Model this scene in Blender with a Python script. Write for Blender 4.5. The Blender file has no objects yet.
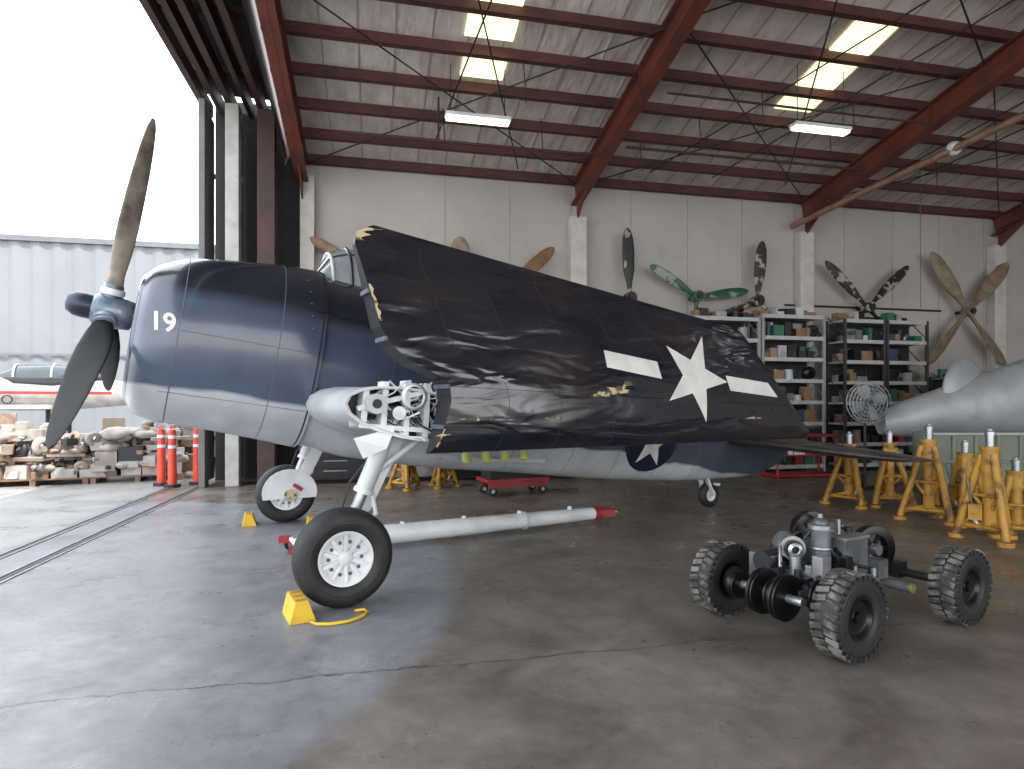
import bpy, math, random
from mathutils import Vector, Matrix
random.seed(7)
scene=bpy.context.scene
COL=scene.collection
# ------------------------------------------------------------------ materials
def _n(nt,t,**k):
    n=nt.nodes.new(t)
    for a,b in k.items(): setattr(n,a,b)
    return n
def M(name,c,r=.5,m=0.,c2=None,sc=4.,mix=(.4,.65),bump=0.,bsc=None,emis=None,es=0,coat=0.,det=6,c3=None,sc3=1.5,mix3=(.55,.62),spec=.5):
    mt=bpy.data.materials.new(name); mt.use_nodes=True
    nt=mt.node_tree; b=nt.nodes['Principled BSDF']; L=nt.links
    b.inputs['Base Color'].default_value=(*c,1); b.inputs['Roughness'].default_value=r; b.inputs['Metallic'].default_value=m
    b.inputs['Coat Weight'].default_value=coat; b.inputs['Specular IOR Level'].default_value=spec
    tc=_n(nt,'ShaderNodeTexCoord')
    if c2 is None: c2=tuple(x*.82 for x in c)
    no=_n(nt,'ShaderNodeTexNoise'); no.inputs['Scale'].default_value=sc; no.inputs['Detail'].default_value=det
    L.new(tc.outputs['Object'],no.inputs['Vector'])
    rp=_n(nt,'ShaderNodeValToRGB'); rp.color_ramp.elements[0].position=mix[0]; rp.color_ramp.elements[1].position=mix[1]
    rp.color_ramp.elements[0].color=(*c,1); rp.color_ramp.elements[1].color=(*c2,1)
    L.new(no.outputs['Fac'],rp.inputs['Fac']); last=rp.outputs['Color']
    if c3 is not None:
        n3=_n(nt,'ShaderNodeTexNoise'); n3.inputs['Scale'].default_value=sc3; n3.inputs['Detail'].default_value=8; n3.inputs['Roughness'].default_value=.65
        L.new(tc.outputs['Object'],n3.inputs['Vector'])
        r3=_n(nt,'ShaderNodeMapRange'); r3.inputs[1].default_value=mix3[0]; r3.inputs[2].default_value=mix3[1]
        L.new(n3.outputs['Fac'],r3.inputs[0])
        mx=_n(nt,'ShaderNodeMix',data_type='RGBA'); L.new(r3.outputs[0],mx.inputs[0]); L.new(last,mx.inputs[6]); mx.inputs[7].default_value=(*c3,1)
        last=mx.outputs[2]
    L.new(last,b.inputs['Base Color'])
    if bump:
        nb=_n(nt,'ShaderNodeTexNoise'); nb.inputs['Scale'].default_value=bsc or sc*3; nb.inputs['Detail'].default_value=4
        L.new(tc.outputs['Object'],nb.inputs['Vector'])
        bp=_n(nt,'ShaderNodeBump'); bp.inputs['Strength'].default_value=bump; bp.inputs['Distance'].default_value=.05
        L.new(nb.outputs['Fac'],bp.inputs['Height']); L.new(bp.outputs['Normal'],b.inputs['Normal'])
    if emis: b.inputs['Emission Color'].default_value=(*emis,1); b.inputs['Emission Strength'].default_value=es
    return mt
white=M('painted_white',(.66,.68,.69),.4,c2=(.52,.54,.56),sc=3)
whitegrey=M('light_grey_paint',(.46,.49,.51),.4,c2=(.36,.38,.40),sc=2)
black=M('black_rubber',(.009,.009,.010),.6,c2=(.016,.016,.017),sc=8)
gblack=M('gloss_black',(.006,.006,.007),.3,spec=.35)
treadm=M('dusty_tread',(.04,.038,.036),.85,c2=(.17,.165,.15),sc=9,mix=(.45,.62))
steel=M('steel',(.40,.41,.43),.35,.8,c2=(.26,.27,.29))
alum=M('aluminium',(.32,.34,.36),.5,.3,c2=(.24,.26,.28),sc=2)
dark=M('dark_metal',(.025,.025,.028),.5,.4)
red_steel=M('red_oxide_steel',(.155,.040,.026),.55,c2=(.09,.026,.018),sc=2)
purl=M('purlin_steel',(.10,.030,.022),.6,c2=(.06,.021,.016),sc=2)
dkred=M('dark_red_steel',(.055,.019,.016),.6,c2=(.03,.013,.012),sc=2)
red=M('red_paint',(.34,.017,.018),.4,c2=(.22,.012,.016))
orange=M('orange_plastic',(.62,.06,.03),.5,c2=(.5,.05,.03))
yellow=M('jack_yellow_paint',(.43,.225,.025),.5,c2=(.29,.145,.02),sc=6,c3=(.11,.06,.025),sc3=6,mix3=(.55,.62))
yellow2=M('chock_yellow',(.64,.42,.03),.5,c2=(.47,.30,.03))
primer=M('chipped_primer',(.48,.39,.24),.5,c2=(.08,.065,.045),sc=11,mix=(.5,.54))
wood=M('propeller_wood',(.20,.11,.055),.45,c2=(.10,.06,.037),sc=6)
wood2=M('tan_propeller',(.24,.175,.115),.5,c2=(.13,.095,.07),sc=5)
green=M('green_paint',(.02,.09,.04),.45,c2=(.22,.26,.23),sc=3,mix=(.54,.58))
olive=M('olive_panel',(.10,.13,.09),.6,c2=(.15,.18,.14),sc=2)
olrib=M('olive_rib',(.16,.19,.14),.6)
stripe=M('weathered_blade',(.014,.014,.014),.5,c2=(.31,.28,.23),sc=5,mix=(.52,.56))
card=M('cardboard',(.25,.155,.09),.8,c2=(.18,.115,.065))
blue=M('blue_plastic',(.03,.06,.13),.5)
greenp=M('green_plastic',(.025,.13,.07),.5)
tarp=M('tarp_fabric',(.36,.33,.30),.8,c2=(.22,.19,.17),sc=3,bump=.6,bsc=5)
browns=M('debris_brown',(.30,.22,.17),.85,c2=(.16,.115,.09),sc=4)
glass=M('windshield_glass',(.16,.19,.20),.08,0,c2=(.26,.29,.30),coat=.5)
dglass=M('dark_canopy_glass',(.03,.04,.05),.1,0,coat=.5)
valve=M('yellow_green_cap',(.46,.50,.13),.5)
hubgrey=M('prop_hub_blue_grey',(.11,.14,.19),.3,.3,c2=(.34,.39,.44),sc=5)
blademat=M('black_blade',(.004,.005,.007),.6,c2=(.008,.008,.010),spec=.12)
bladetan=M('tan_blade',(.31,.265,.21),.5,c2=(.11,.095,.08),sc=4,mix=(.40,.62))  # top propeller blade only: mottled tan, while the other two are black
line=M('panel_line',(.004,.005,.008),.6)
linel=M('panel_line_grey',(.08,.10,.13),.6)
lblue=M('insignia_blue',(.010,.014,.04),.35)
insw=M('insignia_white',(.66,.66,.64),.4,c2=(.54,.54,.52),sc=5)
skyl=M('skylight_fiberglass',(.9,.85,.6),.6,c2=(.9,.85,.6),emis=(1,.90,.56),es=1.0)
lamp=M('fluorescent_tube',(1,1,.9),.5,c2=(1,1,.9),emis=(1,.94,.62),es=3)
def wingmat():
    mt=bpy.data.materials.new('glossy_navy_wing'); mt.use_nodes=True; nt=mt.node_tree; L=nt.links; b=nt.nodes['Principled BSDF']
    tc=_n(nt,'ShaderNodeTexCoord')
    def noise(s,sc,d=6,r=.6,dist=0.):
        mp=_n(nt,'ShaderNodeMapping'); mp.inputs['Scale'].default_value=sc; L.new(tc.outputs['Object'],mp.inputs[0])
        n=_n(nt,'ShaderNodeTexNoise'); n.inputs['Scale'].default_value=s; n.inputs['Detail'].default_value=d; n.inputs['Roughness'].default_value=r; n.inputs['Distortion'].default_value=dist; L.new(mp.outputs[0],n.inputs['Vector']); return n.outputs['Fac']
    r1=_n(nt,'ShaderNodeValToRGB'); L.new(noise(1.1,(1,1,2.2)),r1.inputs[0]); e=r1.color_ramp.elements
    e[0].position=.42; e[0].color=(.006,.008,.016,1); e[1].position=.70; e[1].color=(.018,.014,.016,1)
    L.new(r1.outputs[0],b.inputs['Base Color'])
    mr=_n(nt,'ShaderNodeMapRange'); L.new(noise(1.6,(1,1,2.6),7,.65),mr.inputs[0]); mr.inputs[1].default_value=.35; mr.inputs[2].default_value=.7; mr.inputs[3].default_value=.07; mr.inputs[4].default_value=.30; L.new(mr.outputs[0],b.inputs['Roughness'])
    b.inputs['Specular IOR Level'].default_value=.8
    bp=_n(nt,'ShaderNodeBump'); bp.inputs['Strength'].default_value=.7; bp.inputs['Distance'].default_value=.04; L.new(noise(1.9,(.7,1,2.6),2.2,.45,.6),bp.inputs['Height']); L.new(bp.outputs[0],b.inputs['Normal'])
    return mt
navy=wingmat()
def camo_mat():
    mt=bpy.data.materials.new('tricolor_camouflage'); mt.use_nodes=True; nt=mt.node_tree; L=nt.links; b=nt.nodes['Principled BSDF']
    tc=_n(nt,'ShaderNodeTexCoord'); sx=_n(nt,'ShaderNodeSeparateXYZ'); L.new(tc.outputs['Object'],sx.inputs[0])
    m1=_n(nt,'ShaderNodeMath',operation='MULTIPLY_ADD'); L.new(sx.outputs[0],m1.inputs[0]); m1.inputs[1].default_value=.16; L.new(sx.outputs[2],m1.inputs[2])
    no=_n(nt,'ShaderNodeTexNoise'); no.inputs['Scale'].default_value=1.3; L.new(tc.outputs['Object'],no.inputs['Vector'])
    m2=_n(nt,'ShaderNodeMath',operation='MULTIPLY_ADD'); L.new(no.outputs['Fac'],m2.inputs[0]); m2.inputs[1].default_value=.22; L.new(m1.outputs[0],m2.inputs[2])
    mr=_n(nt,'ShaderNodeMapRange'); L.new(m2.outputs[0],mr.inputs[0]); mr.inputs[1].default_value=1.; mr.inputs[2].default_value=3.
    rp=_n(nt,'ShaderNodeValToRGB'); L.new(mr.outputs[0],rp.inputs[0]); e=rp.color_ramp.elements
    e[0].position=.355; e[0].color=(.44,.47,.49,1); e[1].position=.375; e[1].color=(.064,.088,.132,1)
    x=e.new(.78); x.color=(.046,.063,.10,1); x=e.new(.86); x.color=(.009,.012,.022,1)
    n2=_n(nt,'ShaderNodeTexNoise'); n2.inputs['Scale'].default_value=3; n2.inputs['Detail'].default_value=8; L.new(tc.outputs['Object'],n2.inputs['Vector'])
    r2=_n(nt,'ShaderNodeMapRange'); L.new(n2.outputs['Fac'],r2.inputs[0]); r2.inputs[1].default_value=.3; r2.inputs[2].default_value=.7; r2.inputs[3].default_value=.85;r2.inputs[4].default_value=1.15
    mx=_n(nt,'ShaderNodeMix',data_type='RGBA',blend_type='MULTIPLY'); mx.inputs[0].default_value=1; L.new(rp.outputs[0],mx.inputs[6]); L.new(r2.outputs[0],mx.inputs[7])
    L.new(mx.outputs[2],b.inputs['Base Color']); b.inputs['Roughness'].default_value=.24; b.inputs['Coat Weight'].default_value=.3; b.inputs['Coat Roughness'].default_value=.08
    bp=_n(nt,'ShaderNodeBump'); bp.inputs['Strength'].default_value=.2; bp.inputs['Distance'].default_value=.03; L.new(no.outputs['Fac'],bp.inputs['Height']); L.new(bp.outputs[0],b.inputs['Normal'])
    return mt
camo=camo_mat()
# ------------------------------------------------------------------ builder
class B:
    def __init__(s): s.v=[];s.f=[];s.mi=[];s.sm=[];s.mats=[]
    def mid(s,m):
        if m not in s.mats: s.mats.append(m)
        return s.mats.index(m)
    def add(s,vs,fs,m,smooth=False):
        o=len(s.v); s.v+=[tuple(v) for v in vs]; k=s.mid(m)
        for f in fs: s.f.append([i+o for i in f]); s.mi.append(k); s.sm.append(smooth)
    def box(s,c,d,m,rot=None):
        vs=[]
        for x in(-.5,.5):
            for y in(-.5,.5):
                for z in(-.5,.5):
                    p=Vector((x*d[0],y*d[1],z*d[2]))
                    if rot: p=rot@p
                    vs.append(p+Vector(c))
        s.add(vs,[(0,1,3,2),(4,6,7,5),(0,4,5,1),(2,3,7,6),(0,2,6,4),(1,5,7,3)],m)
    def beam(s,p0,p1,w,h,m,up=(0,0,1)):
        p0=Vector(p0);p1=Vector(p1);d=(p1-p0).normalized();u=Vector(up)
        sd=d.cross(u).normalized(); u=sd.cross(d).normalized()
        vs=[p+sd*a*w/2+u*b*h/2 for p in(p0,p1) for a,b in((-1,-1),(1,-1),(1,1),(-1,1))]
        s.add(vs,[(0,3,2,1),(4,5,6,7),(0,1,5,4),(1,2,6,5),(2,3,7,6),(3,0,4,7)],m)
    def rings(s,rs,m,caps=True,smooth=True):
        n=len(rs[0]); vs=[p for r in rs for p in r]; fs=[]
        for i in range(len(rs)-1):
            for j in range(n):
                k=(j+1)%n; fs.append((i*n+j,i*n+k,(i+1)*n+k,(i+1)*n+j))
        s.add(vs,fs,m,smooth)
        if caps:
            s.add(rs[0],[tuple(range(n))[::-1]],m); s.add(rs[-1],[tuple(range(n))],m)
    def cyl(s,p0,p1,r0,m,r1=None,n=16,caps=True):
        s.tube([p0,p1],[r0,r0 if r1 is None else r1],m,n,caps)
    def tube(s,pts,r,m,n=10,caps=True):
        pts=[Vector(p) for p in pts]
        if not isinstance(r,(list,tuple)): r=[r]*len(pts)
        d=(pts[1]-pts[0]).normalized(); u=d.orthogonal().normalized(); rs=[]
        for i,p in enumerate(pts):
            if i==0: t=pts[1]-pts[0]
            elif i==len(pts)-1: t=pts[-1]-pts[-2]
            else: t=(pts[i+1]-pts[i]).normalized()+(pts[i]-pts[i-1]).normalized()
            t.normalize(); u=(u-t*u.dot(t)).normalized(); w=t.cross(u)
            rs.append([p+(u*math.cos(2*math.pi*k/n)+w*math.sin(2*math.pi*k/n))*r[i] for k in range(n)])
        s.rings(rs,m,caps)
    def lathe(s,prof,c,ax,m,n=40,caps=False,smooth=True):
        c=Vector(c);ax=Vector(ax).normalized();u=ax.orthogonal().normalized();w=ax.cross(u)
        s.rings([[c+ax*h+(u*math.cos(2*math.pi*k/n)+w*math.sin(2*math.pi*k/n))*r for k in range(n)] for r,h in prof],m,caps,smooth)
    def ball(s,c,r,m,n=20,rot=None):
        if not isinstance(r,(list,tuple)): r=(r,r,r)
        rs=[]
        for i in range(1,n//2):
            ph=math.pi*i/(n//2)
            row=[]
            for k in range(n):
                p=Vector((r[0]*math.sin(ph)*math.cos(2*math.pi*k/n),r[1]*math.sin(ph)*math.sin(2*math.pi*k/n),-r[2]*math.cos(ph)))
                if rot: p=rot@p
                row.append(p+Vector(c))
            rs.append(row)
        s.rings(rs,m,True)
    def obj(s,name,parent=None,loc=(0,0,0),rz=0,bevel=0):
        me=bpy.data.meshes.new(name); me.from_pydata(s.v,[],s.f)
        for m in s.mats: me.materials.append(m)
        for p,k,sm in zip(me.polygons,s.mi,s.sm): p.material_index=k; p.use_smooth=sm
        me.update()
        o=bpy.data.objects.new(name,me); COL.objects.link(o); o.location=loc; o.rotation_euler=(0,0,rz)
        if parent: o.parent=parent
        if bevel:
            b=o.modifiers.new('bevel','BEVEL'); b.width=bevel; b.segments=2; b.limit_method='ANGLE'
        return o
def empty(name,loc=(0,0,0),rz=0):
    e=bpy.data.objects.new(name,None); COL.objects.link(e); e.location=loc; e.rotation_euler=(0,0,rz); e.empty_display_size=.3; return e
CT,ST=.9764,.2160
def W(x,z,h=0): return (CT*x+ST*z,-ST*x+CT*z,h)   # ground survey axes -> building axes
# ------------------------------------------------------------------ camera
cam=bpy.data.cameras.new('camera'); co=bpy.data.objects.new('camera',cam); COL.objects.link(co)
co.location=(0,0,1.65); co.rotation_euler=(math.pi/2,0,-math.atan2(ST,CT)); cam.sensor_width=36; cam.lens=620/1024*36; cam.shift_y=.02; cam.clip_end=300
scene.camera=co
# ------------------------------------------------------------------ world & sun
w=bpy.data.worlds.new('sky'); scene.world=w; w.use_nodes=True; nt=w.node_tree; bg=nt.nodes['Background']
tc=_n(nt,'ShaderNodeTexCoord'); sp=_n(nt,'ShaderNodeSeparateXYZ'); nt.links.new(tc.outputs['Generated'],sp.inputs[0])
rp=_n(nt,'ShaderNodeValToRGB'); nt.links.new(sp.outputs[2],rp.inputs[0]); rp.color_ramp.elements[0].color=(1,1,1,1); rp.color_ramp.elements[1].color=(.80,.90,1,1)
nt.links.new(rp.outputs[0],bg.inputs[0]); bg.inputs[1].default_value=3.0
sd=bpy.data.lights.new('sun','SUN'); so=bpy.data.objects.new('sun',sd); COL.objects.link(so); sd.energy=5; sd.angle=.01; sd.color=(1,.93,.84)
so.rotation_euler=Vector((-.28,.5,-.82)).to_track_quat('-Z','Y').to_euler(); so.location=(0,-10,20)
scene.view_settings.view_transform='Standard'; scene.view_settings.exposure=0.55
# ------------------------------------------------------------------ floor
def floor_mat():
    mt=bpy.data.materials.new('stained_concrete'); mt.use_nodes=True; nt=mt.node_tree; L=nt.links; b=nt.nodes['Principled BSDF']
    tc=_n(nt,'ShaderNodeTexCoord'); O=tc.outputs['Object']
    def noise(s,d=8,r=.6,v=None,dist=0):
        n=_n(nt,'ShaderNodeTexNoise'); n.inputs['Scale'].default_value=s; n.inputs['Detail'].default_value=d; n.inputs['Roughness'].default_value=r; n.inputs['Distortion'].default_value=dist; L.new(v or O,n.inputs['Vector']); return n.outputs['Fac']
    def ramp(f,a,bb,ca,cb):
        r=_n(nt,'ShaderNodeValToRGB'); L.new(f,r.inputs[0]); r.color_ramp.elements[0].position=a; r.color_ramp.elements[1].position=bb; r.color_ramp.elements[0].color=(*ca,1); r.color_ramp.elements[1].color=(*cb,1); return r.outputs[0]
    def mixc(f,a,bb,t='MIX'):
        m=_n(nt,'ShaderNodeMix',data_type='RGBA',blend_type=t)
        if isinstance(f,float): m.inputs[0].default_value=f
        else: L.new(f,m.inputs[0])
        L.new(a,m.inputs[6])
        if isinstance(bb,tuple): m.inputs[7].default_value=(*bb,1)
        else: L.new(bb,m.inputs[7])
        return m.outputs[2]
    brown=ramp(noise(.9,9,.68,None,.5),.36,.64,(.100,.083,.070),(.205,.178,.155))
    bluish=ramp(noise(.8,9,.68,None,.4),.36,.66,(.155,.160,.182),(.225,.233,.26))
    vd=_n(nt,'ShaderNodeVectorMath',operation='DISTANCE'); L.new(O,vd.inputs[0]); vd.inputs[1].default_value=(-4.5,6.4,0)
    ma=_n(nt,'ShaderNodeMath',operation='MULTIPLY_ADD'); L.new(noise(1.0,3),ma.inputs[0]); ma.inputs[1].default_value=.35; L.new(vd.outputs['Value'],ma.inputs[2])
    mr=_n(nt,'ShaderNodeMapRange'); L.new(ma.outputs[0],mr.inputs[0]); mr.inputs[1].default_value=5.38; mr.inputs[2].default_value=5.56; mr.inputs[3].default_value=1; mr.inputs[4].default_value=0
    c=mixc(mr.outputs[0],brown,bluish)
    c=mixc(.85,c,ramp(noise(7,10,.8),.3,.75,(.68,.68,.68),(1.22,1.22,1.22)),'MULTIPLY')
    c=mixc(.9,c,ramp(noise(1.5,10,.8,None,.8),.54,.66,(1,1,1),(.62,.58,.56)),'MULTIPLY')
    c=mixc(.8,c,ramp(noise(18,4,.6),.66,.76,(1,1,1),(.55,.52,.5)),'MULTIPLY')
    c=mixc(.8,c,ramp(noise(.5,5,.6,None,.3),.52,.68,(1,1,1),(1.35,1.35,1.33)),'MULTIPLY')
    sx=_n(nt,'ShaderNodeSeparateXYZ'); L.new(O,sx.inputs[0])
    mo=_n(nt,'ShaderNodeMath',operation='LESS_THAN'); L.new(sx.outputs[0],mo.inputs[0]); mo.inputs[1].default_value=-4.1
    c=mixc(mo.outputs[0],c,ramp(noise(1.2,8,.7),.3,.7,(.22,.215,.205),(.30,.29,.28)))
    nd=_n(nt,'ShaderNodeMath',operation='MULTIPLY_ADD'); L.new(noise(1.3,7,.7),nd.inputs[0]); nd.inputs[1].default_value=.3
    L.new(sx.outputs[1],nd.inputs[2])
    nx=_n(nt,'ShaderNodeMath',operation='MULTIPLY_ADD'); L.new(noise(1.6,7,.7),nx.inputs[0]); nx.inputs[1].default_value=.5
    L.new(sx.outputs[0],nx.inputs[2])
    def ln(src,pos,wd,soft=.004,st=.75):
        a=_n(nt,'ShaderNodeMath',operation='SUBTRACT'); L.new(src,a.inputs[0]); a.inputs[1].default_value=pos
        a2=_n(nt,'ShaderNodeMath',operation='ABSOLUTE'); L.new(a.outputs[0],a2.inputs[0])
        a3=_n(nt,'ShaderNodeMapRange'); L.new(a2.outputs[0],a3.inputs[0]); a3.inputs[1].default_value=wd; a3.inputs[2].default_value=wd+soft; a3.inputs[3].default_value=st; a3.inputs[4].default_value=0; return a3.outputs[0]
    dk=(.045,.04,.036)
    c=mixc(ln(nd.outputs[0],4.08,.005,.006,.85),c,dk)
    c=mixc(ln(nx.outputs[0],3.35,.003,.004,.5),c,dk)
    c=mixc(ln(sx.outputs[1],9.6,.008),c,dk)
    c=mixc(ln(sx.outputs[0],4.9,.006,.004,.5),c,dk)
    L.new(c,b.inputs['Base Color'])
    rr=_n(nt,'ShaderNodeMapRange'); L.new(noise(1.4,8,.7),rr.inputs[0]); rr.inputs[1].default_value=.35; rr.inputs[2].default_value=.65; rr.inputs[3].default_value=.22; rr.inputs[4].default_value=.5; L.new(rr.outputs[0],b.inputs['Roughness'])
    bp=_n(nt,'ShaderNodeBump'); bp.inputs['Strength'].default_value=.12; bp.inputs['Distance'].default_value=.02; L.new(noise(5,8),bp.inputs['Height']); L.new(bp.outputs[0],b.inputs['Normal'])
    return mt
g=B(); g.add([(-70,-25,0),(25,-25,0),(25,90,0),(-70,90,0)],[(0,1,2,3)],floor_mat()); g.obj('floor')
g=B()
for x in(-3.38,-3.5,-3.92,-4.02): g.box((x,2.5,.004),(.025,23,.012),steel)
g.box((-3.44,2.5,.003),(.06,23,.006),dark); g.box((-3.97,2.5,.003),(.05,23,.006),dark); g.obj('door_floor_track')
# ------------------------------------------------------------------ hangar shell
wallm=M('wall_panel_cream',(.44,.415,.385),.7,c2=(.37,.345,.32),sc=.5,mix=(.35,.7),bump=.05,bsc=3,c3=(.31,.285,.26),sc3=.7,mix3=(.55,.8))
seamm=M('wall_seam',(.33,.31,.28),.8)
darkwall=M('dark_wall',(.026,.023,.023),.8)
g=B(); g.box((10.3,14.6,3.65),(23.8,.2,7.3),wallm)
for x in [1.6+i*1.55 for i in range(14)]: g.box((x,14.496,3.6),(.012,.01,7.2),seamm)
g.obj('wall_back')
g=B(); g.box((-2.5,14.7,4.0),(1.8,.2,8.6),darkwall); g.obj('wall_back_pocket')
g=B(); g.box((22.3,2.,4.5),(.2,25,9.4),wallm); g.obj('wall_right')
cream=M('pilaster_cream',(.54,.52,.48),.6,c2=(.46,.44,.40))
PIT=.2
def zr(y): return 7.22+PIT*(14.5-y) if y>2 else 7.22+PIT*12.5-PIT*(2-y)
def roofm():
    mt=bpy.data.materials.new('roof_insulation'); mt.use_nodes=True; nt=mt.node_tree; L=nt.links; b=nt.nodes['Principled BSDF']
    tc=_n(nt,'ShaderNodeTexCoord')
    def noise(s,sc,d=6,r=.6,dist=0.):
        mp=_n(nt,'ShaderNodeMapping'); mp.inputs['Scale'].default_value=sc; L.new(tc.outputs['Object'],mp.inputs[0])
        n=_n(nt,'ShaderNodeTexNoise'); n.inputs['Scale'].default_value=s; n.inputs['Detail'].default_value=d; n.inputs['Roughness'].default_value=r; n.inputs['Distortion'].default_value=dist; L.new(mp.outputs[0],n.inputs['Vector']); return n.outputs['Fac']
    r=_n(nt,'ShaderNodeValToRGB'); L.new(noise(1.6,(1.6,.6,1),7,.65),r.inputs[0]); r.color_ramp.elements[0].position=.30; r.color_ramp.elements[1].position=.62
    r.color_ramp.elements[0].color=(.54,.48,.41,1); r.color_ramp.elements[1].color=(.82,.77,.70,1); L.new(r.outputs[0],b.inputs['Base Color']); b.inputs['Roughness'].default_value=.6
    bp=_n(nt,'ShaderNodeBump'); bp.inputs['Strength'].default_value=.55; bp.inputs['Distance'].default_value=.09; L.new(noise(3.2,(1.8,.45,1),3,.5),bp.inputs['Height']); L.new(bp.outputs[0],b.inputs['Normal'])
    return mt
g=B(); rm=roofm()
def slab(x0,x1,y0,y1,m,dz=0,t=.05):
    vs=[(x,y,zr(y)+dz+k) for k in(0,t) for x,y in((x0,y0),(x1,y0),(x1,y1),(x0,y1))]
    g.add(vs,[(0,3,2,1),(4,5,6,7),(0,1,5,4),(1,2,6,5),(2,3,7,6),(3,0,4,7)],m)
slab(-1.85,22.4,2,14.7,rm); slab(-1.85,22.4,-10,2,rm)
g.obj('ceiling')
g=B(); seam=M('batten_seam',(.44,.39,.33),.8)
for x in [-.9+i*.62 for i in range(37)]:
    g.beam((x,14.4,zr(14.4)-.008),(x,2,zr(2)-.008),.018,.02,seam)
g.obj('trim_1')
k=0
for (xa,xb,ya,yb) in((1.5,2.35,9.0,10.55),(1.55,2.35,10.75,11.5),(8.1,8.95,9.0,11.4),(14.2,15.1,7,10)):
    g=B(); slab(xa,xb,ya,yb,skyl,-.03,.02); k+=1; g.obj('window_%d'%k)
g=B()
ys=[14.42-.92*i for i in range(13)]
for y in ys:
    z=zr(y)-.12
    g.box((10.2,y,z),(24.0,.03,.23),purl); g.box((10.2,y-.05,z-.11),(24.0,.12,.02),purl); g.box((10.2,y-.1,z-.1),(24.0,.015,.04),purl)
for y in(1,-1,-3,-5,-7,-9): g.box((10.2,y,zr(y)-.11),(24.0,.05,.2),purl)
g.obj('roof_purlins')
def ibeam(g,p0,p1,w,h,m):
    d=Vector((0,0,h/2-.015))
    g.beam(p0,p1,.03,h,m); g.beam(Vector(p0)+d,Vector(p1)+d,w,.03,m); g.beam(Vector(p0)-d,Vector(p1)-d,w,.03,m)
for i,x in enumerate((-1.55,4.78,11.1,17.4)):
    g=B(); h=.5
    ibeam(g,(x,14.4,zr(14.4)-.24-h/2),(x,2,zr(2)-.24-h/2),.26,h,red_steel)
    ibeam(g,(x,2,zr(2)-.24-h/2),(x,-10,zr(-10)-.24-h/2),.26,h,red_steel)
    for yy in(13.6,10.5,7.2): g.box((x,yy,zr(yy)-.24-h/2),(.2,.02,h),red_steel)
    g.add([(x-.015,14.3,zr(14.4)-.6),(x-.015,13.3,zr(13.3)-.6),(x-.015,14.3,6.1),(x+.015,14.3,zr(14.4)-.6),(x+.015,13.3,zr(13.3)-.6),(x+.015,14.3,6.1)],[(0,1,2),(3,5,4),(1,4,5,2)],red_steel)
    g.obj('roof_rafter')
for x in(-1.45,4.8,11.1,17.4):
    g=B(); hw=.4 if x>0 else .3
    g.box((x,14.36,3.1 if x>0 else 3.35),(hw,.26,6.2 if x>0 else 6.7),cream); g.box((x,14.36,.15),(hw+.08,.27,.3),cream); g.obj('wall_column',bevel=.01)
g=B()
def R(x,y,d=.3): return (x,y,zr(y)-d)
for a,b_ in((( -1.4,14.2),(4.7,9.5)),((4.7,14.2),(-1.4,9.5)),((4.9,14.2),(11,9.3)),((11,14.2),(4.9,9.3)),((4.9,9.3),(11,5)),((4.9,5.5),(11,9.3)),((11.2,14.2),(17.3,9.3)),((17.3,14.2),(11.2,9.3)),((1.2,13.3),(1.9,8.5)),((3.2,13.8),(1.2,8.5)),((6.3,13.5),(8.8,8)),((9.9,13.5),(6.9,8)),((7.9,13.5),(10.5,7)),((13,13),(15,7)),((12.2,13),(13.5,7))):
    g.cyl(R(*a,.32),R(*b_,.32),.015,dark,n=6)
for x,y in((1.3,12.2),(3.3,12.2),(6.5,11.6),(9.6,11.6),(13,12.2),(5.6,12.5),(7.4,10.8),(2.6,10.8),(9.2,10.5)): g.cyl(R(x,y,.2),(x+.05,y,zr(y)-.9),.010,dark,n=6)
g.obj('roof_brace_rods')
g=B()
pipe=M('pipe_paint',(.24,.13,.09),.5,c2=(.16,.09,.068))
g.tube([(-.6,12.0,6.75),(4.0,12.0,6.75),(4.6,12.0,6.8)],.03,dkred,n=8); g.tube([(1.2,12,6.75),(1.2,12,7.6)],.02,dkred,n=8)
g.tube([(4.9,11.6,6.8),(10.45,11.6,6.8)],.03,dkred,n=8); g.tube([(4.9,9.8,7.0),(10.4,9.8,7.0)],.022,dkred,n=8)
g.obj('sprinkler_pipe')
g=B(); g.cyl((13.4,4.9,7.95),(10.6,14.2,6.3),.075,pipe)
g.cyl((12.1,9.3,7.05),(12.1,9.3,7.5),.03,steel); g.ball((11.75,10.6,6.98),.15,white); g.obj('diagonal_pipe')
g=B(); g.box((13.1,14.475,4.3),(5.,.04,.05),dark); g.obj('wall_conduit')
g=B(); g.tube([(12.35,12.0,7.4),(12.37,12.0,3.9)],.008,greenp,n=6); g.obj('hanging_cable')
for x,y in((1.84,11.2),(8.24,10.2)):
    g=B(); z=6.85
    g.box((x,y,z+.05),(1.2,.22,.06),white); g.box((x,y,z-.0),(1.15,.17,.05),lamp)
    for s in(-.5,.5): g.cyl((x+s,y,z+.08),(x+s,y,zr(y)-.05),.008,dark,n=6)
    g.obj('ceiling_light')
g=B()
for x,z,ww in((-3.45,7.95,.12),(-3.2,8.02,.1),(-2.9,7.92,.12),(-2.6,8.0,.1),(-2.3,7.9,.12)):
    g.box((x,2.2,z),(ww,24.4,.28),dkred)
for y in range(-9,15,2): g.box((-2.75,y,8.15),(1.5,.12,.12),dkred)
g.box((-2.78,2.2,8.35),(1.64,24.4,.06),darkwall)
g.obj('door_header')
g=B()
vs=[(-1.9,14.5,7.0),(-1.9,2,8.4),(-1.9,-10,7.0),(-1.9,-10,8.4),(-1.9,2,9.9),(-1.9,14.5,8.4)]
g.add(vs,[(0,1,4,5),(1,2,3,4)],dkred); g.obj('wall_left_gable')
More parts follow.
